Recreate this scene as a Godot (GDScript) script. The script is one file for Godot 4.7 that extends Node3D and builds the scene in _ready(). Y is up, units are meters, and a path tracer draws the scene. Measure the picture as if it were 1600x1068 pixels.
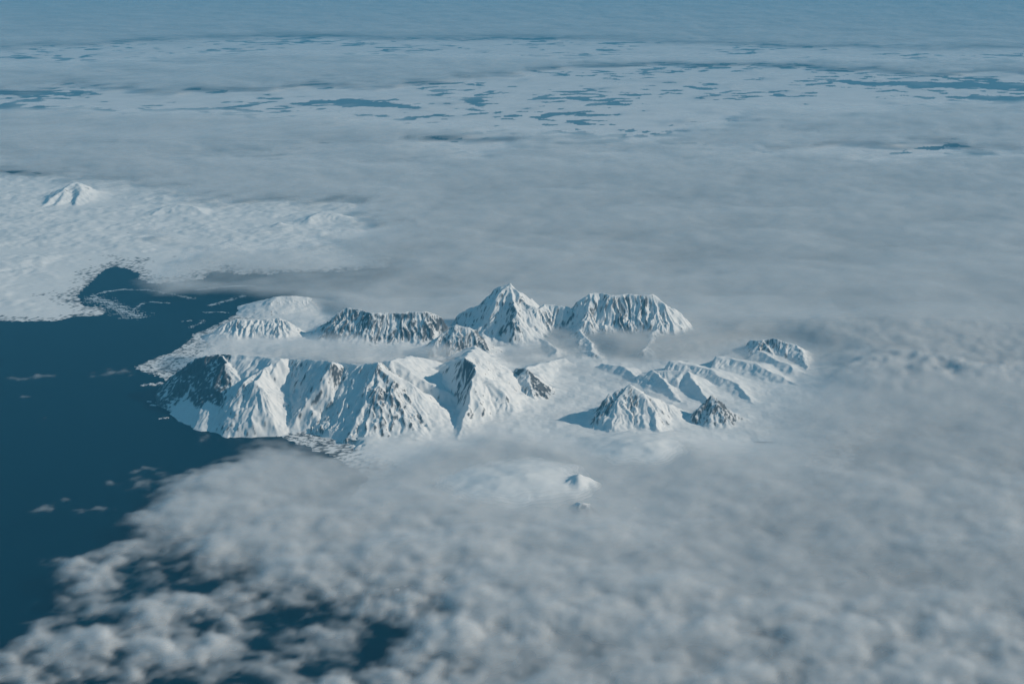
extends Node3D
# A snowbound mountainous island and its coast seen from an aircraft at 10 km, low cloud all round it.

# Ridge lines of the mountains: [mountain, slope to the left, slope to the right, bare rock on the left, on the right, gullies, [x, z, height, ...]] in metres.
const RIDGES := [
	[0, 0.95, 0.9, 1.3, 0.3, 0.5, [-5274, -27932, 1050, -5770, -28109, 1035, -6208, -28294, 990, -6654, -28458, 825, -7063, -28685, 495, -7495, -28993, 30]],
	[0, 0.6, 1.0, 0.1, 1.3, 0.5, [-6038, -28116, 1005, -5838, -27613, 960, -5810, -27411, 780, -5968, -27325, 480, -6184, -27155, 210, -6355, -27109, 20]],
	[0, 0.5, 0.6, 0.15, 0.15, 0.3, [-5770, -28109, 1035, -5274, -27932, 1050, -4697, -27620, 1095]],
	[1, 0.85, 1.0, 0.3, 0.3, 0.6, [-4728, -27803, 1036, -5028, -27385, 994, -5079, -26874, 826, -4859, -26706, 588, -4579, -26619, 322, -4395, -26668, 60]],
	[1, 0.85, 0.9, 0.55, 0.55, 0.6, [-5028, -27385, 994, -5330, -26993, 826, -5530, -26867, 504, -5806, -26963, 60]],
	[1, 0.85, 0.85, 0.35, 0.35, 0.6, [-5079, -26874, 826, -5147, -26717, 476, -5135, -26668, 60]],
	[1, 0.7, 0.95, 0.35, 0.35, 0.8, [-4728, -27803, 1036, -4183, -27673, 1078, -3594, -27158, 1190]],
	[1, 0.85, 0.85, 0.6, 0.6, 0.5, [-4579, -26619, 322, -4763, -26524, 154, -5081, -26485, 20]],
	[2, 0.8, 0.8, 0.3, 0.3, 1.0, [-2662, -27074, 1204, -3096, -27278, 1097, -3660, -27650, 1003]],
	[2, 0.8, 0.8, 0.25, 0.25, 1.0, [-3660, -27650, 1003, -3950, -27175, 696, -4246, -26789, 342, -4473, -26503, 40]],
	[2, 0.85, 0.8, 0.75, 0.75, 0.9, [-2662, -27074, 1204, -2656, -26623, 885, -2730, -26193, 437, -2853, -25799, 40]],
	[2, 0.85, 0.85, 0.65, 0.65, 0.9, [-2662, -27074, 1204, -2359, -26721, 932, -2180, -26405, 507, -2159, -25981, 50]],
	[2, 0.7, 0.75, 0.35, 0.35, 0.5, [-2662, -27074, 1204, -2093, -26866, 802, -1699, -26539, 378, -1290, -26360, 40]],
	[2, 0.45, 0.45, 0.12, 0.12, 0.4, [-2514, -28002, 944, -2179, -28852, 755, -1866, -29261, 566, -1530, -29377, 295]],
	[3, 0.62, 1.9, 0.15, 0.85, 0.6, [-922, -27886, 1051, -703, -27483, 893, -556, -27178, 531, -593, -26963, 60]],
	[3, 0.6, 0.8, 0.15, 0.5, 0.5, [-922, -27886, 1051, -507, -28247, 893, -133, -28168, 610, 106, -27844, 215]],
	[3, 0.55, 0.55, 0.3, 0.3, 0.5, [-703, -27483, 893, -261, -27405, 452, -26, -27164, 124]],
	[4, 0.9, 1.4, 1.1, 1.1, 0.6, [110, -28934, 470, 269, -28393, 620, 427, -28141, 450, 693, -27990, 220]],
	[4, 0.8, 0.9, 0.6, 0.6, 0.6, [269, -28393, 620, 373, -28040, 400, 449, -27705, 180]],
	[5, 0.8, 1.8, 0.6, 0.8, 0.8, [2334, -26855, 819, 1973, -26745, 655, 1740, -26592, 386, 1579, -26107, 82]],
	[5, 0.75, 0.9, 0.25, 0.9, 0.8, [2334, -26855, 819, 2102, -26573, 608, 1915, -26351, 339, 1748, -26005, 94]],
	[5, 0.7, 0.75, 0.5, 0.5, 0.7, [2334, -26855, 819, 2593, -26711, 667, 2826, -26647, 339, 2991, -26453, 140]],
	[5, 0.6, 0.6, 0.3, 0.3, 0.5, [2593, -26711, 667, 3079, -26893, 386, 3272, -26713, 152]],
	[6, 1.0, 1.7, 1.1, 1.1, 0.8, [3996, -26901, 560, 3793, -26758, 380, 3599, -26442, 90]],
	[6, 0.9, 0.9, 0.9, 0.9, 0.8, [3996, -26901, 560, 4117, -26608, 380, 4446, -26723, 230, 4771, -26788, 70]],
	[6, 0.9, 0.9, 0.9, 0.9, 0.8, [4048, -26686, 460, 3929, -26493, 260, 3943, -26352, 70]],
	[7, 0.95, 1.2, 0.55, 0.6, 0.6, [-77, -33006, 1260, -339, -33092, 1110, -802, -33044, 740, -1303, -33151, 420]],
	[7, 0.85, 0.9, 0.35, 0.3, 0.8, [-77, -33006, 1260, 183, -32737, 1000, 396, -32645, 820, 609, -32592, 740]],
	[7, 0.75, 1.1, 0.25, 0.7, 0.6, [-77, -33006, 1260, 15, -32638, 980, 120, -32182, 700, 481, -32011, 280]],
	[7, 0.4, 0.5, 0.3, 0.3, 0.5, [482, -32076, 260, 776, -31727, 210, 1055, -31062, 170]],
	[7, 0.45, 0.5, 0.4, 0.4, 0.5, [-463, -32907, 330, -635, -32180, 260, -711, -31462, 230]],
	[3, 0.4, 0.5, 0.2, 0.2, 0.4, [-948, -28696, 791, -882, -30193, 475, -767, -31355, 294]],
	[4, 0.35, 0.45, 0.2, 0.2, 0.4, [275, -28998, 420, 710, -30026, 230, 1152, -30489, 170]],
	[8, 0.8, 0.9, 0.25, 0.25, 1.2, [609, -32592, 740, 799, -32901, 780, 1074, -32858, 760, 1348, -32795, 730, 1526, -32650, 660]],
	[9, 0.9, 1.0, 0.35, 0.35, 1.5, [1494, -32621, 700, 1710, -32741, 920, 1910, -32807, 1060, 2140, -32829, 1070, 2438, -32707, 1040, 2778, -32771, 1070, 3110, -32728, 1050, 3386, -32749, 1060]],
	[9, 0.8, 0.9, 0.3, 0.3, 0.8, [3386, -32749, 1060, 3621, -32600, 880, 3894, -32777, 560]],
	[9, 0.9, 0.9, 0.4, 0.4, 1.0, [1910, -32807, 1060, 1818, -32411, 760, 1631, -32211, 440]],
	[9, 0.9, 0.9, 0.4, 0.4, 1.0, [3386, -32749, 1060, 3390, -32371, 740, 3408, -32168, 500]],
	[10, 0.9, 0.85, 0.84, 0.84, 1.0, [-4408, -32414, 380, -4178, -32609, 640, -3887, -32633, 760, -3335, -32421, 710, -2727, -32400, 700, -2123, -32441, 720, -1707, -32557, 560]],
	[10, 0.9, 0.9, 0.9, 0.9, 1.0, [-3335, -32421, 710, -3242, -32168, 500, -3155, -31982, 320]],
	[10, 0.9, 0.9, 0.9, 0.9, 1.0, [-2348, -32403, 715, -2264, -32207, 520, -2183, -32053, 330]],
	[11, 0.9, 0.9, 0.75, 0.75, 0.9, [-1798, -30783, 380, -1605, -31056, 570, -1287, -31185, 760, -965, -31164, 690, -729, -30984, 470, -521, -30715, 280]],
	[11, 0.9, 0.9, 0.75, 0.75, 0.9, [-1287, -31185, 760, -1396, -30920, 520, -1447, -30700, 330]],
	[12, 1.0, 0.6, 0.3, 0.3, 1.1, [-7071, -32616, 240, -6879, -32771, 370, -6598, -32771, 450, -6132, -32730, 430, -5527, -32792, 460, -5369, -32730, 350, -5082, -32817, 180]],
	[12, 0.8, 0.8, 0.6, 0.6, 0.8, [-5527, -32792, 460, -5551, -32509, 320, -5698, -32340, 180]],
	[13, 0.33, 0.33, 0.7, 0.7, 0.5, [-6772, -34818, 40, -6470, -35006, 190, -6055, -35113, 330, -5708, -35200, 340, -5264, -35294, 280, -4807, -34866, 60]],
	[13, 0.33, 0.33, 0.8, 0.8, 0.5, [-6055, -35113, 330, -6111, -34801, 180, -6186, -34630, 60]],
	[9, 0.5, 0.6, 0.5, 0.5, 0.6, [1583, -32139, 430, 1673, -31776, 320, 1798, -31295, 220, 1893, -30869, 170]],
	[9, 0.5, 0.6, 0.5, 0.5, 0.6, [3415, -32236, 480, 3277, -31692, 330, 3044, -31050, 220]],
	[15, 0.35, 0.5, 0.2, 0.2, 0.4, [1999, -30210, 170, 2463, -29753, 230, 2715, -29223, 200]],
	[14, 0.6, 0.8, 0.3, 0.75, 0.7, [5493, -31389, 330, 5717, -31161, 400, 6035, -31148, 450, 6484, -30945, 360, 6564, -30334, 190, 6566, -29729, 60]],
	[14, 0.7, 0.9, 0.3, 0.8, 0.7, [5717, -31161, 400, 5824, -30891, 270, 5921, -30583, 170]],
	[15, 0.5, 0.75, 0.3, 0.3, 0.5, [2708, -29136, 200, 3010, -29166, 350, 3262, -28620, 230, 3482, -27879, 90]],
	[15, 0.45, 0.7, 0.2, 0.2, 0.5, [3010, -29166, 350, 3444, -29092, 360, 3773, -28961, 360, 3955, -28300, 240, 4085, -27615, 100]],
	[15, 0.3, 0.55, 0.15, 0.15, 0.5, [3547, -29779, 340, 4303, -29317, 300, 4871, -28461, 170, 5086, -27598, 50]],
	[15, 0.28, 0.55, 0.15, 0.15, 0.4, [4564, -30210, 320, 5362, -29842, 260, 5884, -29184, 140, 6272, -28948, 60]],
	[15, 0.28, 0.55, 0.15, 0.15, 0.4, [5596, -30826, 260, 6213, -29830, 160, 6580, -29522, 70]],
	[16, 0.16, 0.16, 0.1, 0.1, 0.3, [-403, -23078, 300, -167, -22993, 420, 280, -23090, 440, 515, -23078, 300]],
	[17, 0.5, 0.65, 0.5, 0.5, 0.5, [944, -22888, 380, 1168, -22964, 480, 1395, -23002, 380, 1568, -23078, 300]],
	[18, 0.2, 0.2, 0.3, 0.3, 0.3, [1905, -24716, 280, 2201, -24721, 380, 2499, -24735, 400, 2744, -24767, 260]],
	[19, 0.8, 0.8, 0.9, 0.9, 0.5, [1112, -22135, 300, 1216, -22082, 370, 1317, -22135, 300]],
	[24, 0.8, 0.8, 0.9, 0.9, 0.5, [-917, -20222, 360, -776, -20210, 420, -604, -20449, 340]],
	[20, 0.5, 0.6, 0.55, 0.55, 0.8, [-16047, -47553, 60, -15852, -48535, 260, -15688, -49225, 440, -15368, -49547, 560, -15066, -49068, 380, -14991, -48122, 120]],
	[20, 0.5, 0.6, 0.6, 0.6, 0.8, [-15688, -49225, 440, -15586, -48535, 260, -15550, -47787, 100]],
	[20, 0.5, 0.6, 0.6, 0.6, 0.8, [-15368, -49547, 560, -15053, -49791, 330, -14820, -50024, 100]],
	[21, 0.3, 0.35, 0.4, 0.4, 0.6, [-11961, -46221, 80, -11724, -46788, 220, -11282, -47032, 300, -10698, -46804, 260, -10076, -46314, 60]],
	[21, 0.3, 0.35, 0.5, 0.5, 0.6, [-11282, -47032, 300, -11321, -46501, 150]],
	[22, 0.35, 0.4, 0.6, 0.6, 0.6, [-7653, -44566, 60, -7405, -44594, 200, -7135, -44660, 60]],
	[23, 0.3, 0.4, 0.55, 0.55, 0.6, [-6875, -44853, 80, -6555, -45279, 240, -6163, -45651, 330, -5677, -45581, 260, -4969, -45135, 60]],
	[23, 0.3, 0.4, 0.6, 0.6, 0.6, [-6163, -45651, 330, -6224, -45258, 160]],
]
# Outlines on the map, x and z in metres.
const ISLAND := [-8506, -30361, -8278, -31017, -7971, -31403, -7760, -33040, -7347, -33694, -6984, -34721, -6868, -35439, -6452, -36439, -5640, -36697, -4945, -35933, -4122, -36893, -1791, -38603, 0, -39702, 1838, -39702, 5102, -39329, 9178, -37224, 9622, -33040, 8169, -27582, 6085, -24152, 4433, -22710, 3190, -21662, 1619, -20465, 0, -20352, -1118, -20579, -1719, -21916, -2518, -23557, -3920, -25428, -5218, -26394, -5883, -26682, -6272, -26829, -6468, -27390, -6943, -28293, -7323, -28953, -7608, -29467]
const SPIT := [-8550, -30361, -8227, -31112, -7707, -31748, -7429, -31501, -7360, -30178, -7647, -29998, -8128, -30224]
const SHORE := [-7530, -28212, -7215, -28132, -6588, -27582, -6310, -27013, -6026, -26755, -6371, -26574, -6776, -27013, -7181, -27582]
const CLEAR := [-7805, -16143, -7092, -17654, -7294, -19212, -7255, -20312, -6771, -20545, -6257, -21915, -6017, -22959, -5396, -24032, -5346, -24798, -4877, -25402, -4014, -25333, -3110, -24864, -1918, -24930, -978, -25470, -434, -25890, 730, -25333, 1551, -24798, 2381, -24733, 3170, -25402, 3902, -25402, 4713, -25890, 5483, -27778, 6367, -28690, 6543, -30493, 6047, -31780, 5091, -30879, 3595, -30493, 2320, -30782, 1487, -31627, 751, -31987, -299, -31780, -1498, -31883, -3031, -32302, -4244, -32302, -5016, -32949, -4559, -33620, -4853, -34675, -5937, -35413, -7661, -35793, -9160, -35793, -10248, -37115, -10165, -39277, -9602, -40852, -11472, -42287, -12134, -44099, -13704, -45357, -14607, -49337, -16815, -52158, -19402, -53482, -29103, -53482, -21607, -32949]
const BROKEN := [-7435, -13545, -8477, -17835, -7690, -19442, -7475, -20579, -6459, -21318, -5148, -20110, -3584, -19017, -1651, -18410, -861, -17115, -850, -13545]
const COAST := [-20634, -33861, -13754, -34144, -12795, -34144, -11781, -33974, -10926, -34315, -10184, -34663, -10757, -35439, -11192, -35684, -11421, -36893, -11621, -37902, -11561, -38963, -11364, -39928, -10932, -39329, -10124, -37902, -8804, -37902, -8490, -38963, -6805, -38603, -3644, -39329, -2303, -50530, -5666, -62865, -39660, -62865]
const BANK := [-7394, -30399, -7257, -30891, -6756, -31295, -5080, -30891, -4088, -31092, -2890, -30742, -1439, -30594, -908, -29640, -1520, -29274, -2211, -29274, -2726, -28827, -3533, -28739, -4397, -29094, -5142, -29456, -6027, -29733, -6709, -29640, -7069, -30015]
const DARKBAND := [-45963, -94196, -32065, -103562, -19338, -109473, 4790, -108443, 22510, -101727, 49099, -100833, 45963, -94196, 25071, -94196, 8493, -95774, -4246, -95774, -17555, -99090, -26733, -92667, -43204, -88355]
const THIN := [-11500, -42770, -9534, -41395, -7077, -42770, -4691, -42506, -2828, -38149, -3998, -35786, -7868, -35978, -9868, -37307]
const HAZY := [-17065, -53759, -10500, -49014, -5190, -47352, -4510, -43674, -6996, -42244, -9643, -41901, -12028, -43674, -14105, -45295]
const ICEWINDOWS := [[-32059, -71551, -35542, -79661, -25438, -76944, -24524, -79661, -18906, -76944, -14121, -79103, -8530, -79661, -3616, -81090, 2357, -88355, 8036, -90461, 16072, -90461, 24967, -86342, 42253, -86342, 36610, -74399, 22861, -72948, 17633, -71551, 12824, -71551, 9883, -66639, 7508, -64138, 5650, -62687, 2260, -62687, 582, -64699, -4429, -65655, -8608, -68482, -15740, -70204, -22170, -70648], [11675, -58685, 13541, -59964, 18228, -59318, 20064, -58373, 16820, -57158], [-3026, -60958, -770, -60958, -1694, -58529]]
const LAKES := [[-11410, -73909, -9500, -75906, -6742, -75397, -4601, -73426, -6471, -72243, -9145, -72948], [-29578, -73426, -26374, -73667, -23515, -72948, -21289, -72011, -23651, -71323, -28504, -70648], [-18064, -72011, -15255, -72477, -13120, -71780, -14976, -71096, -17525, -71096], [17289, -84415, 20524, -83791, 25195, -83176, 41048, -83791, 39097, -79661, 28242, -79103, 23260, -80227, 19296, -81676], [23223, -76421, 25606, -77473, 37813, -76944, 36379, -73909, 25135, -73909], [-2596, -74399, -1878, -76421, -938, -74895, -1623, -72477], [-31988, -79661, -26301, -79661, -23608, -77740, -25438, -76944, -30938, -76944], [4855, -63405, 6641, -64138, 8711, -64511, 7063, -62687, 5620, -62333]]
const ICE := [[[-9695, -34780, -9701, -35317, -9627, -35684, -9439, -35870, -8975, -35746], 90], [[-11172, -36439, -10939, -36827, -10528, -37091, -9872, -37091, -9194, -36697, -8435, -36184], 130], [[-11033, -36184, -10610, -35808, -10196, -35317, -9840, -34839, -9473, -34546], 420], [[-9865, -34315, -9575, -34373], 60], [[-7927, -33528, -7805, -33694, -7746, -33861, -7709, -34144], 80], [[-8227, -34030, -7997, -34144], 50], [[-7853, -34839, -7506, -34898, -7169, -34839], 70], [[-7545, -33201, -7433, -33418, -7311, -33750], 60], [[-7803, -35561, -7509, -35933, -7131, -36439], 160], [[-8457, -37091, -7831, -37425, -7060, -37492], 140]]
const ISLETS := [[-7814, -29165, 150, 60, 22], [-7641, -29251, 90, 50, 16], [-7970, -29123, 60, 40, 10], [-7444, -27855, 80, 50, 12], [-7595, -28092, 50, 30, 8], [-7039, -27088, 70, 40, 10], [-7121, -27051, 40, 30, 7], [-1750, -19546, 34, 40, 26]]
const WISPS := [[-7200, -23528, 190, 170], [-7028, -23059, 260, 170], [-6771, -23678, 180, 190], [-6414, -23204, 330, 420], [-6973, -21983, 280, 230], [-7686, -22386, 170, 180], [-7879, -21931, 230, 200], [-10468, -28822, 330, 260], [-10140, -28994, 260, 200], [-8565, -29169, 480, 330], [-9995, -27624, 220, 90], [-9220, -26330, 110, 160], [-5821, -25242, 240, 230], [-6483, -23769, 220, 110]]

const MOUNTAINS := [
	["dark cliffed headland falling into the sea at the island's left end"],
	["snowy mountain with a bowl-shaped cirque, right of the dark headland"],
	["broad fluted snow pyramid in the middle of the island's front"],
	["peak with a dark rocky face and a wide shadow on its left"],
	["small dark crag beside the dark-faced peak"],
	["free-standing snow pyramid with a rocky shaded left flank, right of centre"],
	["dark jagged rock crag at the island's front right"],
	["tallest sharp summit at the back of the island"],
	["low fluted ridge between the sharp summit and the long wall"],
	["long flat-topped wall of fluted snow at the back right"],
	["long dark rocky ridge at the back left above the cloud"],
	["small jagged crag in front of the sharp summit"],
	["low snowy escarpment at the back left by the sea"],
	["low rounded snow hill at the far left behind the escarpment"],
	["snowy crag at the island's far right end"],
	["broad sunlit snow shoulder on the island's right side"],
	["wide low snow rise showing through the cloud in front of the island"],
	["little snow peak alone in the cloud in front of the island"],
	["low snow rise just in front of the free-standing pyramid"],
	["tiny rock outcrop under the little snow peak in the cloud"],
	["snowy ridge standing on the coast at the far left"],
	["low snow hill with rocky edge inland of the coast, left of centre"],
	["tiny rocky knoll among cloud behind the island"],
	["low rock-speckled snow hill among cloud behind the island"],
	["tiny rock outcrop in the cloud at the bottom centre"],
]
const SHELLS := 4

var rnd_x := PackedFloat32Array()
var rnd_z := PackedFloat32Array()
var nz := {}
var t_start := 0
var triangles := 0

func stage(what: String) -> void:
	print("%6.1f s  %s" % [(Time.get_ticks_msec() - t_start) / 1000.0, what])

func noise(key: String, seed_: int, size: float, octaves := 4, type := FastNoiseLite.TYPE_SIMPLEX_SMOOTH, gain := 0.5) -> FastNoiseLite:
	var n := FastNoiseLite.new()
	n.seed = seed_
	n.noise_type = type
	n.frequency = 1.0 / size
	n.fractal_type = FastNoiseLite.FRACTAL_FBM if octaves > 1 else FastNoiseLite.FRACTAL_NONE
	n.fractal_octaves = octaves
	n.fractal_gain = gain
	nz[key] = n
	return n

func sm(a: float, b: float, x: float) -> float:
	var t := clampf((x - a) / (b - a), 0.0, 1.0)
	return t * t * (3.0 - 2.0 * t)

func outline(flat: Array) -> PackedVector2Array:
	var p := PackedVector2Array()
	for i in range(0, flat.size(), 2):
		p.append(Vector2(flat[i], flat[i + 1]))
	return p

# Distance in metres to an outline, positive inside.
func inside(poly: PackedVector2Array, x: float, z: float) -> float:
	var best := 1e18
	var hit := false
	var j := poly.size() - 1
	for i in poly.size():
		var a := poly[i]
		var b := poly[j]
		var ex := b.x - a.x
		var ez := b.y - a.y
		var px := x - a.x
		var pz := z - a.y
		var t := clampf((px * ex + pz * ez) / (ex * ex + ez * ez + 1e-6), 0.0, 1.0)
		var dx := px - ex * t
		var dz := pz - ez * t
		best = minf(best, dx * dx + dz * dz)
		if (a.y > z) != (b.y > z) and x < ex * (z - a.y) / (b.y - a.y) + a.x:
			hit = not hit
		j = i
	return sqrt(best) if hit else -sqrt(best)

func mesh_of(v: PackedVector3Array, n: PackedVector3Array, c: PackedColorArray, idx: PackedInt32Array, mat: Material) -> ArrayMesh:
	var a := []
	a.resize(Mesh.ARRAY_MAX)
	a[Mesh.ARRAY_VERTEX] = v
	a[Mesh.ARRAY_NORMAL] = n
	if c.size():
		a[Mesh.ARRAY_COLOR] = c
	a[Mesh.ARRAY_INDEX] = idx
	var m := ArrayMesh.new()
	m.add_surface_from_arrays(Mesh.PRIMITIVE_TRIANGLES, a)
	m.surface_set_material(0, mat)
	triangles += idx.size() / 3
	return m

func put(called: String, m: Mesh, label: String, category: String, kind := "", group := "") -> MeshInstance3D:
	var o := MeshInstance3D.new()
	o.name = called
	o.mesh = m
	o.set_meta("label", label)
	o.set_meta("category", category)
	if kind:
		o.set_meta("kind", kind)
	if group:
		o.set_meta("group", group)
	add_child(o, true)
	return o

# Gullies that run down the slope (gx, gz): waves across the fall line, blended from cells of the given size.
func gullies(x: float, z: float, sx: float, sz: float, size: float) -> float:
	var fx := x / size
	var fz := z / size
	var ix := floori(fx)
	var iz := floori(fz)
	var sum := 0.0
	var wt := 0.0
	for i in range(-1, 2):
		for j in range(-1, 2):
			var k := ((ix + i) * 73 + (iz + j) * 179) & 1023
			var px := fx - (ix + i) - rnd_x[k]
			var pz := fz - (iz + j) - rnd_z[k]
			var w := exp(-2.5 * (px * px + pz * pz))
			sum += cos((px * sx + pz * sz) * TAU) * w
			wt += w
	return sum / wt

# ------------------------------------------------------------------ terrain
func floor_height(x: float, z: float) -> float:
	var d := inside(island, x, z)
	var q := maxf(inside(spit, x, z), inside(shore, x, z))
	var n: float = nz.land.get_noise_2d(x, z)
	d += n * 130.0 * sm(2500.0, 0.0, absf(d))
	d = maxf(d, q * 0.7 + n * 40.0)
	if d < -60.0:
		return -40.0
	var h := 14.0 * sm(-30.0, 120.0, d) + 62.0 * sm(500.0, 2600.0, d) - 8.0
	return h + n * 60.0 * sm(600.0, 2600.0, d) + nz.mid.get_noise_2d(x, z) * (6.0 + 22.0 * sm(600.0, 2200.0, d))

# The flat land and fast ice along the far coast.
func coast_height(x: float, z: float) -> float:
	var d := inside(coast, x, z)
	if d < -900.0:
		return -40.0
	var n: float = nz.land.get_noise_2d(x * 0.6, z)
	d += n * 250.0 + nz.mid.get_noise_2d(x * 0.4, z) * 50.0
	return 16.0 * sm(-40.0, 160.0, d) - 8.0 + maxf(4.0, n * 110.0 + 45.0 + 14.0 * nz.mid.get_noise_2d(x * 0.5, z * 0.7)) * sm(300.0, 3000.0, d)

var coast: PackedVector2Array
var island: PackedVector2Array
var spit: PackedVector2Array
var shore: PackedVector2Array

func terrain(x0: float, x1: float, z0: float, z1: float, dx: float, dz: float, mat: Material, level: Callable, relief: float, ground_name: String, ground_label: String) -> void:
	var nx := int((x1 - x0) / dx) + 1
	var nzz := int((z1 - z0) / dz) + 1
	var total := nx * nzz
	var h := PackedFloat32Array()
	var low := PackedFloat32Array()
	var who := PackedInt32Array()
	var rocky := PackedFloat32Array()
	var ribs := PackedFloat32Array()
	h.resize(total)
	low.resize(total)
	who.resize(total)
	rocky.resize(total)
	ribs.resize(total)
	var along := PackedFloat32Array()
	var away := PackedFloat32Array()
	along.resize(total)
	away.resize(total)
	var run := 0.0
	who.fill(-1)
	var wx := PackedFloat32Array()
	var wz := PackedFloat32Array()
	wx.resize(total)
	wz.resize(total)
	# the floor on a coarse lattice, then between
	var step := 8
	var cx := nx / step + 2
	var cz := nzz / step + 2
	var coarse := PackedFloat32Array()
	coarse.resize(cx * cz)
	for j in cz:
		for i in cx:
			coarse[j * cx + i] = level.call(x0 + i * step * dx, z0 + j * step * dz)
	var warp: FastNoiseLite = nz.warp
	var crest: FastNoiseLite = nz.crest
	for j in nzz:
		var z := z0 + j * dz
		for i in nx:
			var x := x0 + i * dx
			var k := j * nx + i
			var fi := float(i) / step
			var fj := float(j) / step
			var a := int(fi)
			var b := int(fj)
			fi -= a
			fj -= b
			var q := b * cx + a
			var f := lerpf(lerpf(coarse[q], coarse[q + 1], fi), lerpf(coarse[q + cx], coarse[q + cx + 1], fi), fj)
			f += nz.fine.get_noise_2d(x, z) * 5.0 + nz.mid.get_noise_2d(x * 0.7, z * 0.7) * relief * sm(6.0, 40.0, f)
			low[k] = f
			h[k] = f
			wx[k] = x + warp.get_noise_2d(x, z) * 110.0
			wz[k] = z + warp.get_noise_2d(x + 9000.0, z) * 110.0
	for rd in RIDGES:
		var id: int = rd[0]
		var pts: Array = rd[6]
		run += 7000.0
		for s in range(0, pts.size() - 3, 3):
			var ax := float(pts[s])
			var az := float(pts[s + 1])
			var ah := float(pts[s + 2])
			var bx := float(pts[s + 3])
			var bz := float(pts[s + 4])
			var bh := float(pts[s + 5])
			var sl: float = rd[1]
			var sr: float = rd[2]
			var reach := maxf(ah, bh) / minf(sl, sr) * 1.25 + 150.0
			var i0 := maxi(0, int((minf(ax, bx) - reach - x0) / dx))
			var i1 := mini(nx - 1, int((maxf(ax, bx) + reach - x0) / dx))
			var j0 := maxi(0, int((minf(az, bz) - reach - z0) / dz))
			var j1 := mini(nzz - 1, int((maxf(az, bz) + reach - z0) / dz))
			var ex := bx - ax
			var ez := bz - az
			var ll := ex * ex + ez * ez
			var len := sqrt(ll)
			run += len
			for j in range(j0, j1 + 1):
				for i in range(i0, i1 + 1):
					var k := j * nx + i
					var px := wx[k] - ax
					var pz := wz[k] - az
					var raw := (px * ex + pz * ez) / ll
					var t := clampf(raw, 0.0, 1.0)
					var ux := px - ex * t
					var uz := pz - ez * t
					var d := sqrt(ux * ux + uz * uz)
					# which side of the line, softened near its ends
					var side := (ex * pz - ez * px) / (sqrt(ll) * (d + 30.0))
					var slope := lerpf(sl, sr, clampf(side * 0.5 + 0.5, 0.0, 1.0))
					# a ridge that ends breaks off steeply there
					if (raw < 0.0 and s == 0) or (raw > 1.0 and s + 6 >= pts.size()):
						slope = lerpf(slope, maxf(slope, 1.7), minf(1.0, absf(raw - t) * len / (d + 20.0)))
					var top := lerpf(ah, bh, t)
					var rise := top - low[k]
					if rise <= 0.0:
						continue
					# concave flanks: steep below the crest, easing out into the snow at the foot
					var u := d * slope / rise
					if u > 1.6:
						continue
					var y := low[k] + rise * (1.0 - u) if u < 0.82 else low[k] + rise * 0.18 * pow(maxf(0.0, (1.6 - u) / 0.78), 2.6)
					if low[k] < 11.0:
						y = low[k] + rise * (1.0 - u)
					var kk := 13.0
					var hh := clampf(0.5 + 0.5 * (y - h[k]) / kk, 0.0, 1.0)
					if y > h[k]:
						who[k] = id
						var over := (raw - t) * len
						along[k] = run + t * len + (atan2(over, absf(ex * pz - ez * px) / len + 1.0) * 260.0 if over != 0.0 else 0.0) + (4000.0 if side > 0.0 else 0.0)
						away[k] = d
						rocky[k] = lerpf(rd[3], rd[4], sm(-0.25, 0.25, side))
						ribs[k] = rd[5]
					h[k] = lerpf(h[k], y, hh) + kk * hh * (1.0 - hh)
	stage("skeleton")
	# gullies, crags and roughness
	var base := h.duplicate()
	var stripe := PackedFloat32Array()
	stripe.resize(total)
	var streak := PackedFloat32Array()
	streak.resize(total)
	for j in range(2, nzz - 2):
		for i in range(2, nx - 2):
			var k := j * nx + i
			if base[k] < 1.0 or (who[k] < 0):
				continue
			var gx := (base[k + 2] - base[k - 2]) / (4.0 * dx)
			var gz := (base[k + 2 * nx] - base[k - 2 * nx]) / (4.0 * dz)
			var g := sqrt(gx * gx + gz * gz)
			var above := base[k] - low[k]
			var amount := sm(0.15, 0.6, g) * sm(10.0, 200.0, above) * sm(0.0, 110.0, away[k])
			var x := x0 + i * dx
			var z := z0 + j * dz
			var e := 0.0
			if amount > 0.02:
				var s := 1.0 / maxf(g, 0.15)
				var sx := gz * s
				var sz := -gx * s
				var xw := x + crest.get_noise_2d(x, z) * 40.0
				var e1 := gullies(xw, z, sx, sz, 300.0)
				var e2 := gullies(xw, z, sx, sz, 120.0)
				# flutes that keep their line from the crest down to the foot
				var bend: float = crest.get_noise_2d(x, z) * 26.0
				var f1: float = 0.55 - 2.0 * absf(nz.flute.get_noise_2d((along[k] + bend) / 210.0, away[k] / 2600.0))
				var f2: float = 0.5 - 2.0 * absf(nz.flute.get_noise_2d((along[k] + bend) / 80.0 + 500.0, away[k] / 1100.0))
				e = f1 * 0.75 + f2 * 0.42 + e1 * 0.2 + e2 * 0.15
				streak[k] = f2 * 0.6 + e2 * 0.5
			stripe[k] = e * amount
			var rid := 1.0 - absf(nz.ridge.get_noise_2d(x, z)) * 2.2
			h[k] = base[k] + e * amount * 60.0 * ribs[k] + (rid - 0.4) * 30.0 * sm(0.2, 0.8, g) * rocky[k] * sm(5.0, 100.0, above) + nz.fine.get_noise_2d(x, z) * (4.0 + 15.0 * rocky[k]) * sm(0.15, 0.6, g)
	stage("gullies")
	var pos := PackedVector3Array()
	var nor := PackedVector3Array()
	var col := PackedColorArray()
	pos.resize(total)
	nor.resize(total)
	col.resize(total)
	var speck: FastNoiseLite = nz.speck
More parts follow.
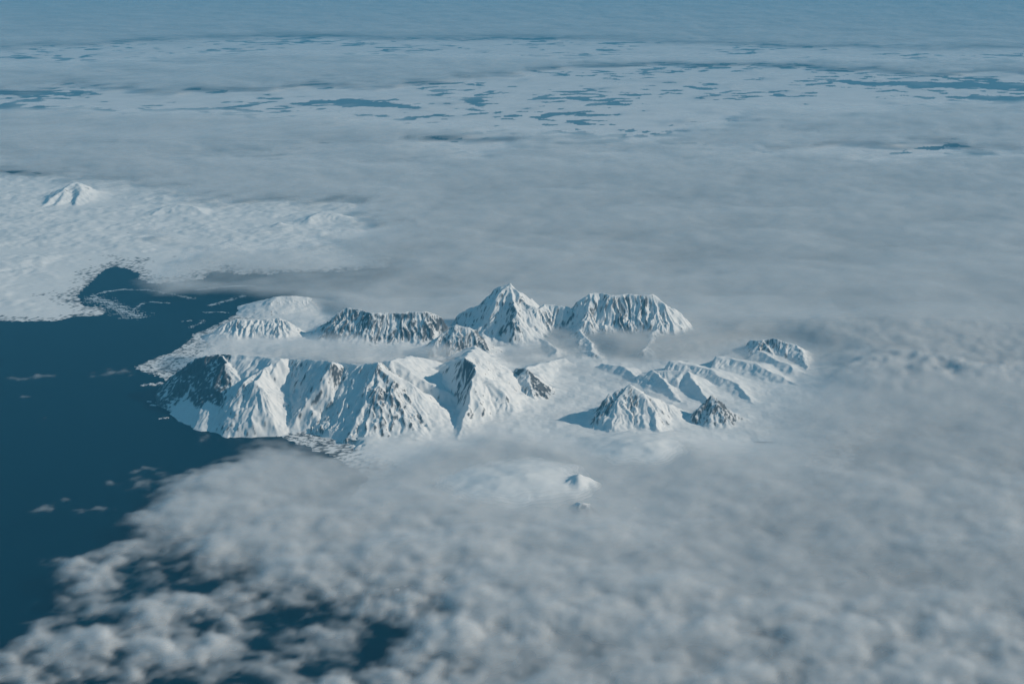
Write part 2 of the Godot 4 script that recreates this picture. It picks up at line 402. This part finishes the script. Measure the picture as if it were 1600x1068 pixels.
	for j in nzz:
		var z := z0 + j * dz
		for i in nx:
			var k := j * nx + i
			var x := x0 + i * dx
			var l := k - (1 if i > 0 else 0)
			var r := k + (1 if i < nx - 1 else 0)
			var u := k - (nx if j > 0 else 0)
			var d := k + (nx if j < nzz - 1 else 0)
			var gx := (h[r] - h[l]) / (dx * maxi(1, r - l))
			var gz := (h[d] - h[u]) / (dz * maxi(1, (d - u) / nx))
			pos[k] = Vector3(x, h[k], z)
			nor[k] = Vector3(-gx, 1.0, -gz).normalized()
			var g := sqrt(gx * gx + gz * gz)
			var rough: float = speck.get_noise_2d(x, z)
			var patch: float = nz.patch.get_noise_2d(x, z)
			var rock := 0.0
			if who[k] >= 0 and base[k] - low[k] > 8.0:
				rock = sm(0.0, 0.25, (g - 0.95) * 0.7 + (rocky[k] - 0.84) * 1.4 + rough * 0.3 + patch * 0.55 + streak[k] * 0.9 + stripe[k] * 0.25)
				rock *= sm(0.3, 0.62, g)
			elif h[k] < 9.0:
				rock = sm(-0.02, 0.2, speck.get_noise_2d(x * 0.4, z) + 0.5 * patch)
			var tone := 1.0 + rough * 0.03 + patch * 0.03
			var stone := 0.1 * (1.0 + rough * 0.5)
			col[k] = Color(lerpf(0.745 * tone, stone * 0.92, rock), lerpf(0.75 * tone, stone, rock), lerpf(0.75 * tone, stone * 1.1, rock))
	stage("colours")
	# each mountain and the snow between them are objects of their own, cut from one sheet along the cells
	var ids := {}
	for j in nzz - 1:
		for i in nx - 1:
			var k := j * nx + i
			if maxf(maxf(h[k], h[k + 1]), maxf(h[k + nx], h[k + nx + 1])) < -2.0:
				continue
			var id := who[k] if base[k] - low[k] > 12.0 else -1
			if not ids.has(id):
				ids[id] = PackedInt32Array()
			ids[id].append_array([k, k + 1, k + nx, k + 1, k + nx + 1, k + nx])
	for id in ids:
		var used: PackedInt32Array = ids[id]
		var map := PackedInt32Array()
		map.resize(total)
		map.fill(-1)
		var v := PackedVector3Array()
		var n := PackedVector3Array()
		var c := PackedColorArray()
		var out := PackedInt32Array()
		out.resize(used.size())
		for q in used.size():
			var k := used[q]
			if map[k] < 0:
				map[k] = v.size()
				v.append(pos[k])
				n.append(nor[k])
				c.append(col[k])
			out[q] = map[k]
		var m := mesh_of(v, n, c, out, mat)
		if id < 0:
			put(ground_name, m, ground_label, "snowfield", "structure")
		else:
			put("mountain", m, MOUNTAINS[id][0], "mountain", "structure", "mountains of the island")
	stage("terrain " + ground_name)

# Snow-covered flat land far off, broken by open leads and lakes where the sea shows.
func far_ice(mat: Material) -> void:
	var x0 := -64000.0
	var z0 := -112000.0
	var dx := 150.0
	var dz := 260.0
	var nx := 854
	var nzz := 224
	var v := PackedVector3Array()
	var n := PackedVector3Array()
	var c := PackedColorArray()
	var idx := PackedInt32Array()
	var open := PackedFloat32Array()
	open.resize(nx * nzz)
	for j in nzz:
		var z := z0 + j * dz
		for i in nx:
			var x := x0 + i * dx
			var k := j * nx + i
			var w: float = nz.wide.get_noise_2d(x * 0.5 + 31000.0, z * 0.5)
			var m: float = nz.lead.get_noise_2d(x * 0.6, z)
			var o := 0.34 + w * 0.8 + m * 1.15
			for lk in lakes:
				o = minf(o, -inside(lk, x, z) / 700.0 + m * 2.6 + 0.15)
			open[k] = o
			v.append(Vector3(x, 7.0 + 14.0 * clampf(o, 0.0, 1.0) + m * 6.0, z))
			n.append(Vector3(m * 0.05, 1, w * 0.05).normalized())
			var tone := 0.72 + m * 0.05
			c.append(Color(tone, tone, tone * 1.01))
	for j in nzz - 1:
		for i in nx - 1:
			var k := j * nx + i
			if absf(v[k].x) > -v[k].z * 0.46 + 2500.0:
				continue
			if open[k] + open[k + 1] + open[k + nx] > 0.0:
				idx.append_array([k, k + 1, k + nx])
			if open[k + 1] + open[k + nx] + open[k + nx + 1] > 0.0:
				idx.append_array([k + 1, k + nx + 1, k + nx])
	# pale sheet added beneath the leads and lakes, tinted to lighten them like haze
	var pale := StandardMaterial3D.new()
	pale.resource_name = "pale blue haze tint"
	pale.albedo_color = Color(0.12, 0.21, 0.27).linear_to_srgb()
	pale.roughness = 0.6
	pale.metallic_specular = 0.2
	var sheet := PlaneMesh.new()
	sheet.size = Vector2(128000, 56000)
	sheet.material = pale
	var pale_sheet := put("added_pale_sheet", sheet, "pale blue sheet added under the far leads and lakes to lighten them like haze", "ice", "structure")
	pale_sheet.position = Vector3(0, 3, -84500)
	put("far_snowfield", mesh_of(v, n, c, idx, mat), "far flat snowfield broken by dark leads and lakes near the top of the view", "snowfield", "structure")
	stage("far ice")

# ------------------------------------------------------------------ cloud
# A cloud is a stack of sheets from its base to its billowing top; each sheet holds back a share of the light that grows with the density of the vapour there, so thin cloud is seen through and thick cloud is not.
# The field gives, for a place: x how far inside the cloud it is, y its base, z its depth, w how much it billows.
func cloud_stack(called: String, x0: float, x1: float, z0: float, z1: float, dx: float, dz: float, shells: int, field: Callable, thick: float, mat: Material, label: String, kind: String, group := "") -> MeshInstance3D:
	var nx := roundi((x1 - x0) / dx) + 1
	var nzz := roundi((z1 - z0) / dz) + 1
	var total := nx * nzz
	var f := []
	f.resize(total)
	for j in nzz:
		var z := z0 + j * dz
		for i in nx:
			var x := x0 + i * dx
			f[j * nx + i] = field.call(x, z) if absf(x) < -z * 0.42 + 4000.0 else Vector4(-9, 300, 1, 0)
	var den := []
	var top := PackedFloat32Array()
	top.resize(total)
	var sole := PackedFloat32Array()
	sole.resize(total)
	for k in total:
		sole[k] = f[k].y
	var puff: FastNoiseLite = nz.puff
	for s in shells:
		var part := (s + 0.5) / shells
		var a := PackedFloat32Array()
		a.resize(total)
		for k in total:
			var q: Vector4 = f[k]
			if q.x < -1.2:
				continue
			var y := q.y + q.z * part
			var n := puff.get_noise_3d(x0 + (k % nx) * dx, y * 0.6, z0 + (k / nx) * dz)
			var d: float = minf(q.x, 1.15) + n * lerpf(0.08, 0.72, q.w) + nz.small.get_noise_3d(x0 + (k % nx) * dx, y * 0.8, z0 + (k / nx) * dz) * lerpf(0.02, 0.32, q.w) - part * 1.05
			if d > 0.0:
				a[k] = 1.0 - exp(-thick * d * d / (d + lerpf(0.18, 0.12, q.w)) / shells * 5.0)
				top[k] += minf(d * 3.0, 1.0) * q.z / shells
		den.append(a)
	var v := PackedVector3Array()
	var n := PackedVector3Array()
	var c := PackedColorArray()
	var idx := PackedInt32Array()
	# what light gets down to each sheet: those that no light reaches need not be built
	var left := PackedFloat32Array()
	left.resize(total)
	left.fill(1.0)
	for s in range(shells - 1, -1, -1):
		var a: PackedFloat32Array = den[s]
		var part := (s + 0.5) / shells
		var map := PackedInt32Array()
		map.resize(total)
		map.fill(-1)
		for j in nzz - 1:
			for i in nx - 1:
				var k := j * nx + i
				if maxf(maxf(a[k], a[k + 1]), maxf(a[k + nx], a[k + nx + 1])) < 0.01 or maxf(maxf(left[k], left[k + 1]), maxf(left[k + nx], left[k + nx + 1])) < 0.004:
					continue
				for q in [k, k + 1, k + nx, k + 1, k + nx + 1, k + nx]:
					if map[q] < 0:
						map[q] = v.size()
						var qi: int = q % nx
						var qj: int = q / nx
						var l: int = q - (1 if qi > 0 else 0)
						var r: int = q + (1 if qi < nx - 1 else 0)
						var u: int = q - (nx if qj > 0 else 0)
						var d: int = q + (nx if qj < nzz - 1 else 0)
						var p: Vector4 = f[q]
						v.append(Vector3(x0 + qi * dx, p.y + p.z * part, z0 + qj * dz))
						var soft := lerpf(0.1, 0.42, minf(p.w, 1.1))
						n.append(Vector3((soft * (top[l] - top[r]) + sole[l] - sole[r]) / (dx * maxi(1, r - l)), 1.0, (soft * (top[u] - top[d]) + sole[u] - sole[d]) / (dz * maxi(1, (d - u) / nx))).normalized())
						c.append(Color(1, 1, 1, a[q]))
					idx.append(map[q])
		for k in total:
			left[k] *= 1.0 - a[k]
	var o := put(called, mesh_of(v, n, c, idx, mat), label, "cloud", kind, group)
	if v.size() > 9000:
		stage("%s: %d vertices, %d triangles" % [called, v.size(), idx.size() / 3])
	return o

var clear: PackedVector2Array
var broken: PackedVector2Array
var hazy: PackedVector2Array
var thin: PackedVector2Array
var bank_line: PackedVector2Array
var dark_band: PackedVector2Array
var ice_windows := []
var lakes := []

func deck(x: float, z: float) -> Vector4:
	var near := sm(-26500.0, -17500.0, z)
	var n1: float = nz.wide.get_noise_2d(x * 0.7, z)
	var small: float = nz.puff.get_noise_2d(x, z)
	var d := clampf(-inside(clear, x, z), -3000.0, 3000.0)
	var right := sm(2500.0, 5000.0, x) * (1.0 - near)
	var c := d / lerpf(lerpf(1000.0, 2200.0, right), 800.0, near) + 0.3 + n1 * 0.55
	c = minf(c, 1.0 + n1 * 0.35)
	if z < -34000.0 and x < -3000.0:
		# thin scattered cloud over the coast
		var on := sm(-600.0, 800.0, inside(coast, x, z))
		if on > 0.0:
			c = maxf(c, lerpf(-2.0, -0.05 + n1 * 0.55 + small * 0.5 - 0.3 * sm(-9000.0, -16000.0, x), on))
	if z < -34000.0 and x < 0.0:
		c -= 0.4 * sm(-700.0, 900.0, inside(thin, x, z) + n1 * 900.0)
		c -= 0.95 * sm(-1500.0, 1500.0, inside(hazy, x, z) + n1 * 1800.0 + small * 1200.0)
	var torn := 0.55 * sm(1300.0, 200.0, absf(d)) * sm(-1000.0, -3000.0, x) * sm(-28500.0, -26500.0, z)
	if near > 0.0:
		torn = maxf(torn, sm(-1200.0, 700.0, inside(broken, x, z)))
		torn = maxf(torn, sm(-19800.0, -16200.0, z) * 0.3)
	c -= torn * 0.5
	var base := lerpf(230.0, 330.0, near) + n1 * 55.0 + small * lerpf(26.0, 34.0, near)
	var depth := lerpf(150.0, 190.0, near) + n1 * lerpf(60.0, 40.0, near)
	if x > 3500.0 and z < -26500.0:
		# the deck stands higher on the far right and ends in a ruffled front
		var out := sm(4500.0, 9500.0, x)
		var front := z + small * 420.0 + n1 * 300.0
		base += out * sm(-27500.0, -28200.0, front) * (110.0 - small * 40.0) * sm(-44000.0, -33000.0, z)
		var ruffled := out * sm(-27400.0, -28300.0, front) * sm(-35000.0, -31500.0, z)
		base += ruffled * (small * 70.0 + nz.small.get_noise_2d(x, z * 0.6) * 16.0 - 0.07 * (x - 9000.0))
		base += out * 120.0 * exp(-pow((front + 28900.0) / 750.0, 2.0)) * (1.0 + small * 1.3)
	if z < -29000.0 and z > -36000.0:
		base = lerpf(base, 110.0, sm(0.9, 0.1, c) * sm(-29000.0, -30000.0, z) * sm(-36000.0, -34000.0, z))
	depth *= lerpf(0.2 + 0.8 * sm(0.0, 1.1, c), 1.0, near)
	var here := Vector4(c, base, depth, clampf(lerpf(0.1, 1.0, near) * (0.8 + n1 * 0.8), 0.08, 1.0) * lerpf(1.0, 0.7, sm(-2000.0, 3000.0, x)) + torn * 0.9)
	return here if z > -46000.0 else here.lerp(far_deck(x, z), sm(-46000.0, -60000.0, z))

func far_deck(x: float, z: float) -> Vector4:
	var n1: float = nz.wide.get_noise_2d(x * 0.35, z * 0.5)
	var n2: float = nz.wide.get_noise_2d(x * 0.9 + 70000.0, z * 1.3)
	var c := 0.98 + n1 * 0.5 * sm(-125000.0, -100000.0, z)
	for wnd in ice_windows:
		c -= 1.6 * sm(-1600.0, 1200.0, inside(wnd, x, z) + n1 * 1500.0 + n2 * 3200.0)
	c -= 0.9 * sm(-4000.0, 3000.0, inside(dark_band, x, z) + n1 * 3500.0)
	var d := clampf(-inside(clear, x, z), -3000.0, 3000.0)
	c = minf(c, d / 1200.0 + 0.3 + n2 * 0.5)
	c = maxf(c, 0.1 + n2 * 0.4)
	return Vector4(c + n2 * 0.3, 240.0 + n2 * 60.0, 240.0 + n1 * 100.0, 0.3)

func valley(x: float, z: float) -> Vector4:
	var d := inside(island, x, z)
	var n1: float = nz.wide.get_noise_2d(x * 0.9 + 12000.0, z * 1.6)
	var n2: float = nz.puff.get_noise_2d(x * 0.5, z * 1.2 + 3000.0)
	var c := 0.5 + n1 * 0.5 + n2 * 0.6
	c += 0.5 * sm(-29500.0, -31200.0, z) * sm(-500.0, 600.0, x) - 0.35 * sm(3000.0, 4200.0, x) * sm(-30400.0, -29500.0, z)
	c = minf(c, (d - 300.0) / 900.0)
	return Vector4(c - 0.5 * sm(-1200.0, -2200.0, x), 90.0, 210.0, 0.3)

func bank(x: float, z: float) -> Vector4:
	var d := inside(bank_line, x, z)
	var n1: float = nz.wide.get_noise_2d(x * 1.5, z * 1.5 + 5000.0)
	var c := clampf(d / 420.0, -2.0, 0.9) + 0.25 + n1 * 0.3
	return Vector4(c, 430.0 + n1 * 60.0, 300.0 + n1 * 100.0, 0.7)

# A loose band of drift ice afloat on the sea.
func drift_ice(line: Array, width: float, mat: Material, label: String) -> void:
	var st := SurfaceTool.new()
	st.begin(Mesh.PRIMITIVE_TRIANGLES)
	var pts := outline(line)
	var lo := pts[0]
	var hi := pts[0]
	for p in pts:
		lo = lo.min(p)
		hi = hi.max(p)
	lo -= Vector2(width, width)
	hi += Vector2(width, width)
	var s := 16.0
	var szs := 26.0
	for j in int((hi.y - lo.y) / szs):
		for i in int((hi.x - lo.x) / s):
			var x := lo.x + i * s
			var z := lo.y + j * szs
			var best := 1e9
			for q in pts.size() - 1:
				best = minf(best, Geometry2D.get_closest_point_to_segment(Vector2(x, z), pts[q], pts[q + 1]).distance_to(Vector2(x, z)))
			if best / width + nz.fine.get_noise_2d(x * 0.5, z) * 0.9 + nz.speck.get_noise_2d(x, z) * 0.9 > 0.2:
				continue
			var y := 2.5
			for e in [[0, 0], [1, 0], [0, 1], [1, 0], [1, 1], [0, 1]]:
				st.set_normal(Vector3.UP)
				st.set_color(Color(0.42, 0.48, 0.52))
				st.add_vertex(Vector3(x + e[0] * s, y, z + e[1] * szs))
	var m := st.commit()
	if m.get_surface_count():
		m.surface_set_material(0, mat)
		put("drift_ice", m, label, "drift ice", "stuff", "bands of drift ice on the sea")

# A low rock in the sea with snow on top.
func skerry(x: float, z: float, rx: float, rz: float, high: float, mat: Material, label: String) -> void:
	var v := PackedVector3Array()
	var n := PackedVector3Array()
	var c := PackedColorArray()
	var idx := PackedInt32Array()
	var k := 15
	for j in k:
		for i in k:
			var u := i / (k - 1.0) * 2.0 - 1.0
			var w := j / (k - 1.0) * 2.0 - 1.0
			var px := u * rx * 1.2
			var pz := w * rz * 1.2
			var r: float = nz.fine.get_noise_2d(x + px * 1.4, z + pz * 1.4)
			var q: float = nz.speck.get_noise_2d(x + px * 1.5, z + pz * 1.5)
			var y := high * (1.0 - (u * u + w * w) * 1.15 + r * 1.5 + q * 0.6)
			v.append(Vector3(px, maxf(y, -4.0), pz))
			n.append(Vector3(u * high / rx * 2.0, 1, w * high / rz * 2.0).normalized())
			var snowy := sm(-0.1, 0.15, q + (y / high - 0.3) * 0.5)
			var tone := lerpf(0.07, 0.75, snowy)
			c.append(Color(tone, tone, tone * 1.03))
	for j in k - 1:
		for i in k - 1:
			var a := j * k + i
			idx.append_array([a, a + 1, a + k, a + 1, a + k + 1, a + k])
	var o := put("skerry", mesh_of(v, n, c, idx, mat), label, "islet", "", "rocks off the island's shore")
	o.position = Vector3(x, 0, z)

# ------------------------------------------------------------------
func _ready() -> void:
	t_start = Time.get_ticks_msec()
	var cam := Camera3D.new()
	cam.name = "camera"
	cam.fov = 27.0
	cam.near = 20.0
	cam.far = 900000.0
	cam.position = Vector3(0, 10000, 0)
	cam.rotation_degrees = Vector3(-17.2, 0, 0)
	cam.current = true
	add_child(cam)
	var sky_mat := ProceduralSkyMaterial.new()
	sky_mat.sky_top_color = Color(0.27, 0.45, 0.56)
	sky_mat.sky_horizon_color = Color(0.55, 0.66, 0.70)
	sky_mat.sky_curve = 0.16
	sky_mat.ground_bottom_color = Color(0.30, 0.40, 0.46)
	sky_mat.ground_horizon_color = Color(0.45, 0.56, 0.62)
	sky_mat.sun_angle_max = 4.0
	var sky := Sky.new()
	sky.sky_material = sky_mat
	var env := Environment.new()
	env.background_mode = Environment.BG_SKY
	env.sky = sky
	env.tonemap_mode = Environment.TONE_MAPPER_LINEAR
	env.tonemap_exposure = 1.0
	env.background_energy_multiplier = 1.08
	env.sdfgi_enabled = true
	env.ssao_enabled = true
	env.ssil_enabled = true
	env.fog_enabled = true
	env.fog_density = 0.0000084
	env.fog_light_color = Color(0.38, 0.78, 0.98)
	var we := WorldEnvironment.new()
	we.name = "environment"
	we.environment = env
	add_child(we)
	var sun := DirectionalLight3D.new()
	sun.name = "sun"
	sun.light_energy = 1.28
	sun.light_color = Color(1.0, 0.945, 0.87)
	sun.light_angular_distance = 0.5
	sun.shadow_enabled = true
	sun.directional_shadow_max_distance = 200000.0
	add_child(sun)
	sun.look_at_from_position(Vector3(0.87, 0.47, 0.05), Vector3.ZERO)

	var rng := RandomNumberGenerator.new()
	rng.seed = 77
	for i in 1024:
		rnd_x.append(rng.randf())
		rnd_z.append(rng.randf())
	noise("land", 3, 1900.0, 4)
	noise("mid", 4, 420.0, 3)
	noise("fine", 5, 150.0, 3)
	noise("warp", 6, 620.0, 3)
	noise("crest", 7, 260.0, 2)
	noise("small", 16, 380.0, 4)
	noise("flute", 15, 1.0, 1)
	noise("ridge", 8, 330.0, 4)
	noise("speck", 9, 90.0, 3, FastNoiseLite.TYPE_SIMPLEX, 0.7)
	noise("patch", 10, 520.0, 3)
	noise("wide", 11, 4200.0, 4)
	noise("lead", 14, 1250.0, 5, FastNoiseLite.TYPE_SIMPLEX_SMOOTH, 0.6)
	noise("puff", 12, 1200.0, 5, FastNoiseLite.TYPE_SIMPLEX_SMOOTH, 0.5)
	var cell := noise("cell", 13, 1100.0, 1, FastNoiseLite.TYPE_CELLULAR)
	cell.cellular_return_type = FastNoiseLite.RETURN_DISTANCE
	cell.domain_warp_enabled = true
	cell.domain_warp_amplitude = 260.0
	cell.domain_warp_frequency = 1.0 / 700.0
	island = outline(ISLAND)
	spit = outline(SPIT)
	shore = outline(SHORE)
	clear = outline(CLEAR)
	broken = outline(BROKEN)
	bank_line = outline(BANK)
	thin = outline(THIN)
	hazy = outline(HAZY)
	coast = outline(COAST)
	dark_band = outline(DARKBAND)
	for p in LAKES:
		lakes.append(outline(p))
	for p in ICEWINDOWS:
		ice_windows.append(outline(p))

	# water
	var water := StandardMaterial3D.new()
	water.resource_name = "sea water"
	water.albedo_color = Color(0.0, 0.014, 0.028).linear_to_srgb()
	water.roughness = 0.35
	water.metallic_specular = 0.1
	var sea := PlaneMesh.new()
	sea.size = Vector2(800000, 800000)
	sea.material = water
	put("sea", sea, "dark blue open sea left of the island", "sea", "structure")

	var snow := StandardMaterial3D.new()
	snow.resource_name = "snow and rock"
	snow.vertex_color_use_as_albedo = true
	snow.roughness = 0.9
	snow.metallic_specular = 0.25
	terrain(-9200, 8400, -36200, -25600, 18, 24, snow, floor_height, 0.0, "snowfield", "snow-covered valley floor and shore between the island's mountains")
	terrain(-4500, 6500, -25680, -18000, 44, 50, snow, floor_height, 0.0, "lowland", "snow lowland under the cloud in front of the island")
	terrain(-26000, -2000, -54000, -33600, 48, 56, snow, coast_height, 34.0, "coastal_plain", "flat snow-covered coast and fast ice at the far left")
	far_ice(snow)

	var vapour := StandardMaterial3D.new()
	vapour.resource_name = "cloud"
	vapour.albedo_color = Color(0.775, 0.785, 0.795).linear_to_srgb()
	vapour.vertex_color_use_as_albedo = true
	vapour.transparency = BaseMaterial3D.TRANSPARENCY_ALPHA
	vapour.roughness = 1.0
	vapour.metallic_specular = 0.0
	vapour.cull_mode = BaseMaterial3D.CULL_DISABLED
	cloud_stack("cloud_deck", -17248, 17248, -33000, -14040, 56, 60, 8, deck, 1.0, vapour, "soft grey cloud deck filling the foreground and right of the island", "stuff")
	cloud_stack("cloud_deck", -28000, 28000, -60000, -33000, 140, 180, 4, deck, 1.0, vapour, "smooth pale cloud deck behind the island", "stuff")
	cloud_stack("cloud_deck", -90000, 90000, -200000, -60000, 450, 700, 3, far_deck, 1.0, vapour, "far hazy cloud along the top of the view", "stuff")
	cloud_stack("valley_fog", -5200, 7850, -33000, -25200, 65, 65, 6, valley, 0.28, vapour, "thin fog lying over the snow valleys of the island", "stuff")
	cloud_stack("cloud_bank", -8500, 0, -32500, -26500, 50, 50, 6, bank, 0.5, vapour, "long bank of cloud lying behind the front peaks of the island", "stuff")

	var ice_labels := ["thin hooked thread of drift ice off the coast", "long faint arc of drift ice off the coastal ice edge", "broad pale tongue of brash ice reaching out from the coast", "short fleck of drift ice below the hooked thread", "bent thread of drift ice left of the low escarpment", "short straight fleck of drift ice left of the low snow hill", "straight band of drift ice at the foot of the low snow hill", "slanting thread of drift ice touching the escarpment's left end", "pale patch of drift ice beside the low snow hill", "faint band of drift ice under the edge of the cloud"]
	for i in ICE.size():
		drift_ice(ICE[i][0], ICE[i][1], snow, ice_labels[i])
	var rock_labels := ["long low skerry nearest the dark headland", "low skerry touching the headland's shore", "small outermost skerry left of the dark headland", "skerry off the headland's rocky foreshore", "tiny skerry left of the rocky foreshore", "skerry below the rocky foreshore", "tiny lowest skerry below the rocky foreshore", "tiny rock in the sea seen through a gap in the foreground cloud"]
	for i in ISLETS.size():
		var p: Array = ISLETS[i]
		skerry(p[0], p[1], p[2], p[3], p[4], snow, rock_labels[i])
	var wisp_labels := ["upper one of two small stacked clouds over the sea left of the deck", "lower one of two small stacked clouds over the sea left of the deck", "small cloud right of the two stacked ones over the sea", "ragged wisp of cloud right at the deck's upper left edge", "small flat cloud over the sea below the two stacked ones", "faint puff between the flat cloud and the lone leftmost one", "lone small cloud near the left margin, lowest of those over the sea", "left half of the long cloud streak at the left margin", "right half of the long cloud streak at the left margin", "faint wisp of cloud trailing left from the low spit", "thin short cloud streak below the long one at the left margin", "tiny round puff of cloud in the middle of the open sea", "small cloud just below the headland's rocky foreshore", "faint thin streak just above the ragged wisp"]
	for i in WISPS.size():
		var p: Array = WISPS[i]
		var cx := float(p[0])
		var cz := float(p[1])
		var rx := float(p[2])
		var rz := float(p[3])
		var wisp := func(x: float, z: float) -> Vector4:
			var q := Vector2((x - cx) / rx, (z - cz) / rz).length()
			return Vector4(0.7 - q * 0.8 + nz.small.get_noise_2d(x, z) * 1.2, 260.0, 70.0, 0.3)
		cloud_stack("small_cloud", cx - rx * 2.0, cx + rx * 2.0, cz - rz * 2.0, cz + rz * 2.0, rx * 4.0 / 32, rz * 4.0 / 24, 5, wisp, 0.2, vapour, wisp_labels[i], "", "small clouds over the open sea")
	stage("%d triangles in all" % triangles)
